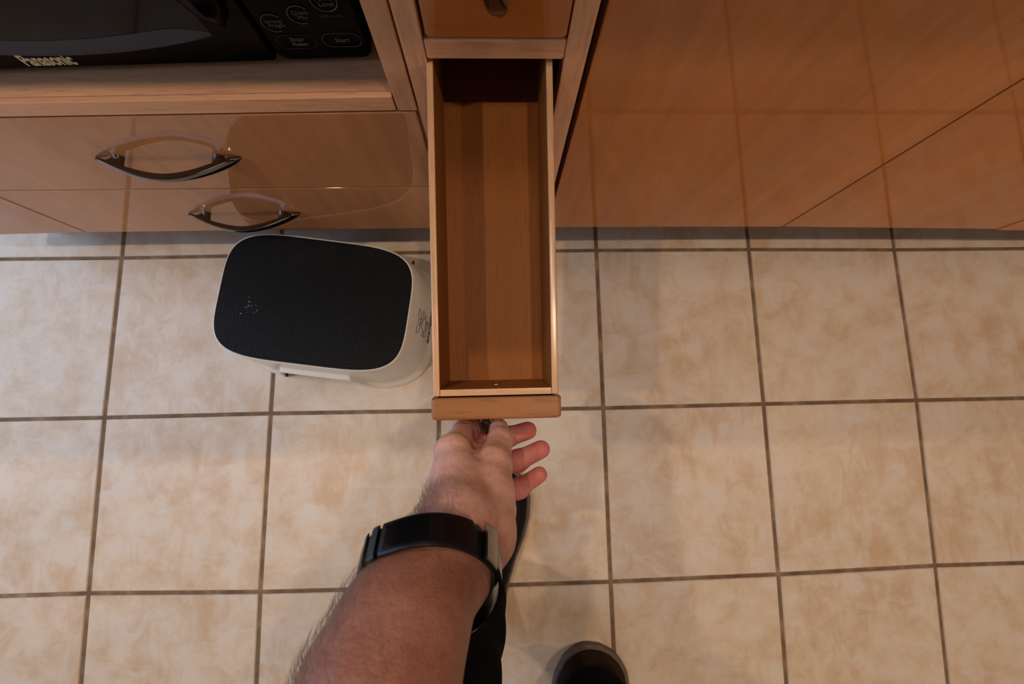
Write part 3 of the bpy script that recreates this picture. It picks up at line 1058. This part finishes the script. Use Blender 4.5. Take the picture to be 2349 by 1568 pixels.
# creases: thumb joints, web fold, wrist
def crease(p, q, r=0.0012, d=0.0008):
    arm.carve(p, q, r, d)
up = np.array([0, 0.004, 0.010])
for c, wv, u in ((ti, 0.010, 0.0118), (ti + (tm - ti) * 0.10, 0.009, 0.0118), (ti + (tt - ti) * 0.12, 0.008, 0.0114)):
    n_ = np.array([0.0, -0.45, 0.89])
    crease(c + n_ * u + [-wv, 0, 0], c + n_ * u + [wv, 0, 0])
for k in range(5):
    crease(J(1118, 1112 + 14 * k, .565 + .004 * k), J(1158, 1104 + 15 * k, .548 + .004 * k), 0.0022, 0.0007)
crease(J(1012, 1080, .535), J(1060, 1062, .550), 0.004, 0.0010)
crease(J(1128, 1205, .590), J(1136, 1255, .588), 0.006, 0.0022)
crease(J(1100, 1040, .527), J(1122, 1030, .520), 0.003, 0.0018)
vv, ff = arm.surface()
fl = np.zeros(len(vv))
for tips, rad in ((idx_[1:], .02), (mid_[2:], .021), (rin_[2:], .021), (lit_[2:], .021)):
    for p in tips:
        fl = np.maximum(fl, 0.85 * np.exp(-((vv - p) ** 2).sum(1) / rad ** 2))
for p, rad, am in ((J(1150, 1180, .50), .026, .5), (J(1140, 1235, .56), .016, .40), (J(1080, 1010, .49), .014, .25)):
    fl = np.maximum(fl, am * np.exp(-((vv - p) ** 2).sum(1) / rad ** 2))
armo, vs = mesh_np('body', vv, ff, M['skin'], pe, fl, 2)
arm_shade = 1 / (1 + np.exp(-((vs - w1) @ axis + 0.004) / 0.010))  # weight of the painted arm shadow, rising from wrist to forearm
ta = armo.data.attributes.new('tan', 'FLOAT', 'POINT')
ta.data.foreach_set('value', arm_shade.astype(np.float32))

# thumbnail
nn = np.array([0.05, -0.42, 0.90]); nn /= np.linalg.norm(nn)
tdir = (tt - ti) / np.linalg.norm(tt - ti)
side = np.cross(tdir, nn); side /= np.linalg.norm(side)
nup = np.cross(side, tdir)
bm = bmesh.new()
rows = []
for i in range(7):
    u = -0.0035 + 0.0125 * i / 6
    row = []
    hw = 0.0072 * (1 - 0.55 * max(0, (abs(i - 3) / 3)) ** 4)
    for j in range(9):
        w_ = (j - 4) / 4
        p = ti + tdir * (0.0125 + u) + side * (w_ * hw) + nup * (0.0113 - 0.0034 * w_ * w_ - 0.0009 * i / 6)
        row.append(p)
    rows.append(row)
g = [[bm.verts.new(p) for p in r] for r in rows]
for i in range(6):
    for j in range(8):
        bm.faces.new((g[i][j], g[i][j + 1], g[i + 1][j + 1], g[i + 1][j]))
nail = obj('thumbnail', bm, M['nail'], pe, smooth=True)
so = nail.modifiers.new('thickness', 'SOLIDIFY')
so.thickness = 0.0008

# arm hair: short fine strands
rng = np.random.default_rng(5)
fc = vs[ff].mean(1)
fnorm = np.cross(vs[ff[:, 1]] - vs[ff[:, 0]], vs[ff[:, 2]] - vs[ff[:, 0]])
fnorm /= np.linalg.norm(fnorm, axis=1)[:, None] + 1e-12
if (fnorm * (fc - fc.mean(0))).sum() < 0:
    fnorm = -fnorm
axp = (fc - a2) @ axis
sel = (fnorm[:, 0] < 0.15) & (fnorm[:, 2] > -0.5) & (axp > -0.050) & (axp < 0.16) & (fc[:, 2] > 0.55)
prob = np.where(axp < 0.0, np.where(fnorm[:, 0] < -0.35, 1.0, 0.25), np.where(fnorm[:, 0] < -0.45, 0.8, 0.10)) * sel
ids = rng.choice(len(fc), 1500, replace=False, p=prob / prob.sum())
bm = bmesh.new()
for i in ids:
    p, n = fc[i], fnorm[i]
    t = -axis + rng.normal(0, 0.35, 3)
    t -= n * (t @ n)
    t /= np.linalg.norm(t)
    ln = rng.uniform(0.006, 0.013)
    q1 = p + n * ln * 0.30 + t * ln * 0.45
    q2 = p + n * ln * 0.38 + t * ln
    tube([p - n * 0.0005, q1, q2], [0.00009, 0.00008, 0.00003], 3, bm, False)
hr = obj('arm_hair', bm, M['hair'], pe)
hr['kind'] = 'stuff'

# trousers
tr = Field([0.55, -1.12, 0.03], [1.16, -0.50, 0.95], 0.006)
def leg(pts, rs, k=0.02):
    for i in range(len(pts) - 1):
        tr.cone(np.array(pts[i]), np.array(pts[i + 1]), rs[i], rs[i + 1], k)
HEM = at(1362, 1530, 0.11)
leg([(0.728, -0.655, 0.085), (0.715, -0.668, 0.16), (0.708, -0.672, 0.27), (0.705, -0.690, 0.46), (0.735, -0.80, 0.80)], [0.060, 0.066, 0.066, 0.072, 0.09])
leg([(HEM[0], HEM[1] - 0.066, 0.115), (0.918, HEM[1] - 0.090, 0.25), (0.915, -0.93, 0.46), (0.900, -0.94, 0.80)], [0.064, 0.066, 0.074, 0.092])
tr.cone(np.array((0.745, -0.84, 0.84)), np.array((0.895, -0.93, 0.84)), 0.11, 0.11, 0.03)
for z, r, d in ((0.115, 0.010, -0.006), (0.15, 0.008, 0.005), (0.19, 0.011, -0.005), (0.235, 0.008, 0.004), (0.36, 0.012, -0.003)):
    tr.carve(np.array((0.79, -0.60, z)), np.array((0.72, -0.58, z - 0.015)), r, d)
tr.cut((0, 0, 0.93), (0, 0, 1))
v_, f_ = tr.surface()
mesh_np('trousers', v_, f_, M['cloth'], pe, None, 2)

# shoes
def shoe(loc, rz, mat, length=0.285, hw=0.050, toe=0.46, label=None, sole_out=0.006):
    """local: toe towards +Y, sole on z = 0; the upper is open over the instep"""
    prof = [(0.0, 0.20), (0.02, 0.62), (0.06, 0.80), (0.16, 0.84), (0.30, 0.78), (0.45, 0.80), (0.60, 0.94), (0.74, 1.0), (0.85, 0.93), (0.93, 0.74), (0.975, 0.50), (1.0, 0.16)]
    hts = [(0.0, 0.055), (0.06, 0.068), (0.25, 0.070), (0.45, 0.072), (0.60, 0.062), (0.75, 0.050), (0.90, 0.040), (1.0, 0.026)]
    ip = lambda tab, x: float(np.interp(x, [t[0] for t in tab], [t[1] for t in tab]))
    us = [0, .008, .02, .04, .06, .1, .16, .23, .3, .38, .45, .52, .6, .67, .74, .8, .85, .9, .935, .96, .98, .992, 1]
    e = obj('shoe', loft([[(ip(prof, u) * hw * math.copysign(abs(math.cos(a)) ** 0.8, math.cos(a)) + 0.006 * math.sin(PI * u) ** 2,
                          (u - 0.5) * length,
                          0.014 + max(0.0, math.sin(a)) ** 0.75 * (ip(hts, u) - 0.014) - max(0, -math.sin(a)) * 0.010)
                         for a in [2 * PI * m / 28 for m in range(28)]] for u in us]), mat, pe, label, True, loc, (0, 0, rz))
    rings = []
    for z, ins in ((0.0005, 0.003), (0.003, 0.0), (0.015, 0.0), (0.018, 0.003)):
        pts = []
        for u in us: pts.append((ip(prof, u) * (hw + sole_out - ins) + 0.006 * math.sin(PI * u) ** 2, (u - 0.5) * (length + 2 * sole_out - 2 * ins), z))
        for u in us[::-1]: pts.append((-ip(prof, u) * (hw + sole_out - ins) + 0.006 * math.sin(PI * u) ** 2, (u - 0.5) * (length + 2 * sole_out - 2 * ins), z))
        rings.append(pts)
    obj('sole', loft(rings), M['sole'], e, smooth='auto')
    return e
shoe((0.765, -0.585, 0), math.radians(-14), M['shoeblack'], 0.275, 0.047)
rs_ = shoe((0.907, -0.912, 0), math.radians(-26), M['shoe'], 0.290, 0.066)

# ------------------------------------------------------------------ wristwatch
Lw, Rw, Tw = J(848, 1302, .602), J(1116, 1322, .588), J(985, 1216, .6335)
ring_c = (Lw + Rw) / 2
r1 = (Rw - Lw) / 2
SA = float(np.linalg.norm(r1))
r1 = r1 / SA
r2 = Tw - ring_c
r2 = r2 - r1 * (r2 @ r1)
SB = float(np.linalg.norm(r2))
r2 = r2 / SB
zax = np.cross(r1, r2)
if zax @ axis < 0: zax = -zax
wa = thing('wristwatch', 'black wristwatch with wide strap and silver buckle worn on the left wrist', 'watch', tuple(ring_c))
rel = vs - ring_c
near = np.abs(rel @ zax) < 0.0105
qa = np.degrees(np.arctan2(rel[near] @ r2, rel[near] @ r1)) % 360
qr = np.hypot(rel[near] @ r1, rel[near] @ r2)
prof_r = np.zeros(72)
for k in range(72):
    d_ = np.abs((qa - 5 * k + 180) % 360 - 180)
    m_ = (d_ < 5) & (qr < 0.055)
    e_ = SA * SB / math.hypot(SB * math.cos(math.radians(5 * k)), SA * math.sin(math.radians(5 * k)))
    prof_r[k] = max(e_, min(float(qr[m_].max()) + 0.0006 if m_.any() else 0.0, e_ * (1.11 if 95 < 5 * k < 265 else 1.04)))
for _ in range(3):
    prof_r = np.maximum(prof_r, 0.25 * np.roll(prof_r, 1) + 0.5 * prof_r + 0.25 * np.roll(prof_r, -1))
    prof_r = 0.5 * prof_r + 0.25 * np.roll(prof_r, 1) + 0.25 * np.roll(prof_r, -1)
def wpt(phi, out=0.0, along=0.0):
    a = math.radians(phi)
    u = (phi % 360) / 5
    k = int(u)
    r_ = prof_r[k % 72] * (1 - u + k) + prof_r[(k + 1) % 72] * (u - k)
    p = (r1 * math.cos(a) + r2 * math.sin(a)) * (r_ + out)
    return Vector(p + zax * along)
def wband(p0, p1, n, half, thick, out0=0.0, halff=None):
    rings = []
    for i in range(n + 1):
        ph = p0 + (p1 - p0) * i / n
        hh = half if halff is None else halff(i / n)
        rings.append([wpt(ph, out0, -hh), wpt(ph, out0 + thick * 0.7, -hh), wpt(ph, out0 + thick, -hh * 0.8), wpt(ph, out0 + thick, hh * 0.8), wpt(ph, out0 + thick * 0.7, hh), wpt(ph, out0, hh)])
    return rings
obj('strap', loft(wband(-224, 134, 70, 0.0090, 0.0028)), M['strap'], wa, smooth='auto')
rings = []
for i in range(31):
    t = i / 30
    ph = 58 - 118 * t
    sh = 0.016 * t ** 1.4
    o_ = 0.0030 + 0.0035 * t
    rings.append([wpt(ph, o_, sh - 0.0085), wpt(ph, o_ + 0.0024, sh - 0.0075), wpt(ph, o_ + 0.0024, sh + 0.0075), wpt(ph, o_, sh + 0.0085)])
obj('strap_tail', loft(rings), M['screen'], wa, smooth='auto')
obj('case', loft(wband(70, 132, 20, 0.0098, 0.0020, 0.0024)), M['strap'], wa, smooth='auto')
obj('screen', loft(wband(74, 128, 20, 0.0078, 0.0006, 0.0044)), M['screen'], wa, smooth='auto')
obj('strap_loop', loft(wband(136, 142, 4, 0.0100, 0.0018, 0.0026)), M['strap'], wa, smooth='auto')
obj('strap_loop', loft(wband(150, 154, 4, 0.0100, 0.0014, 0.0026)), M['strap'], wa, smooth='auto')
obj('buckle', loft(wband(46, 59, 8, 0.0120, 0.0022, 0.0052, lambda t: 0.0122 - 0.002 * t)), M['steel'], wa, smooth='auto', label='silver buckle')
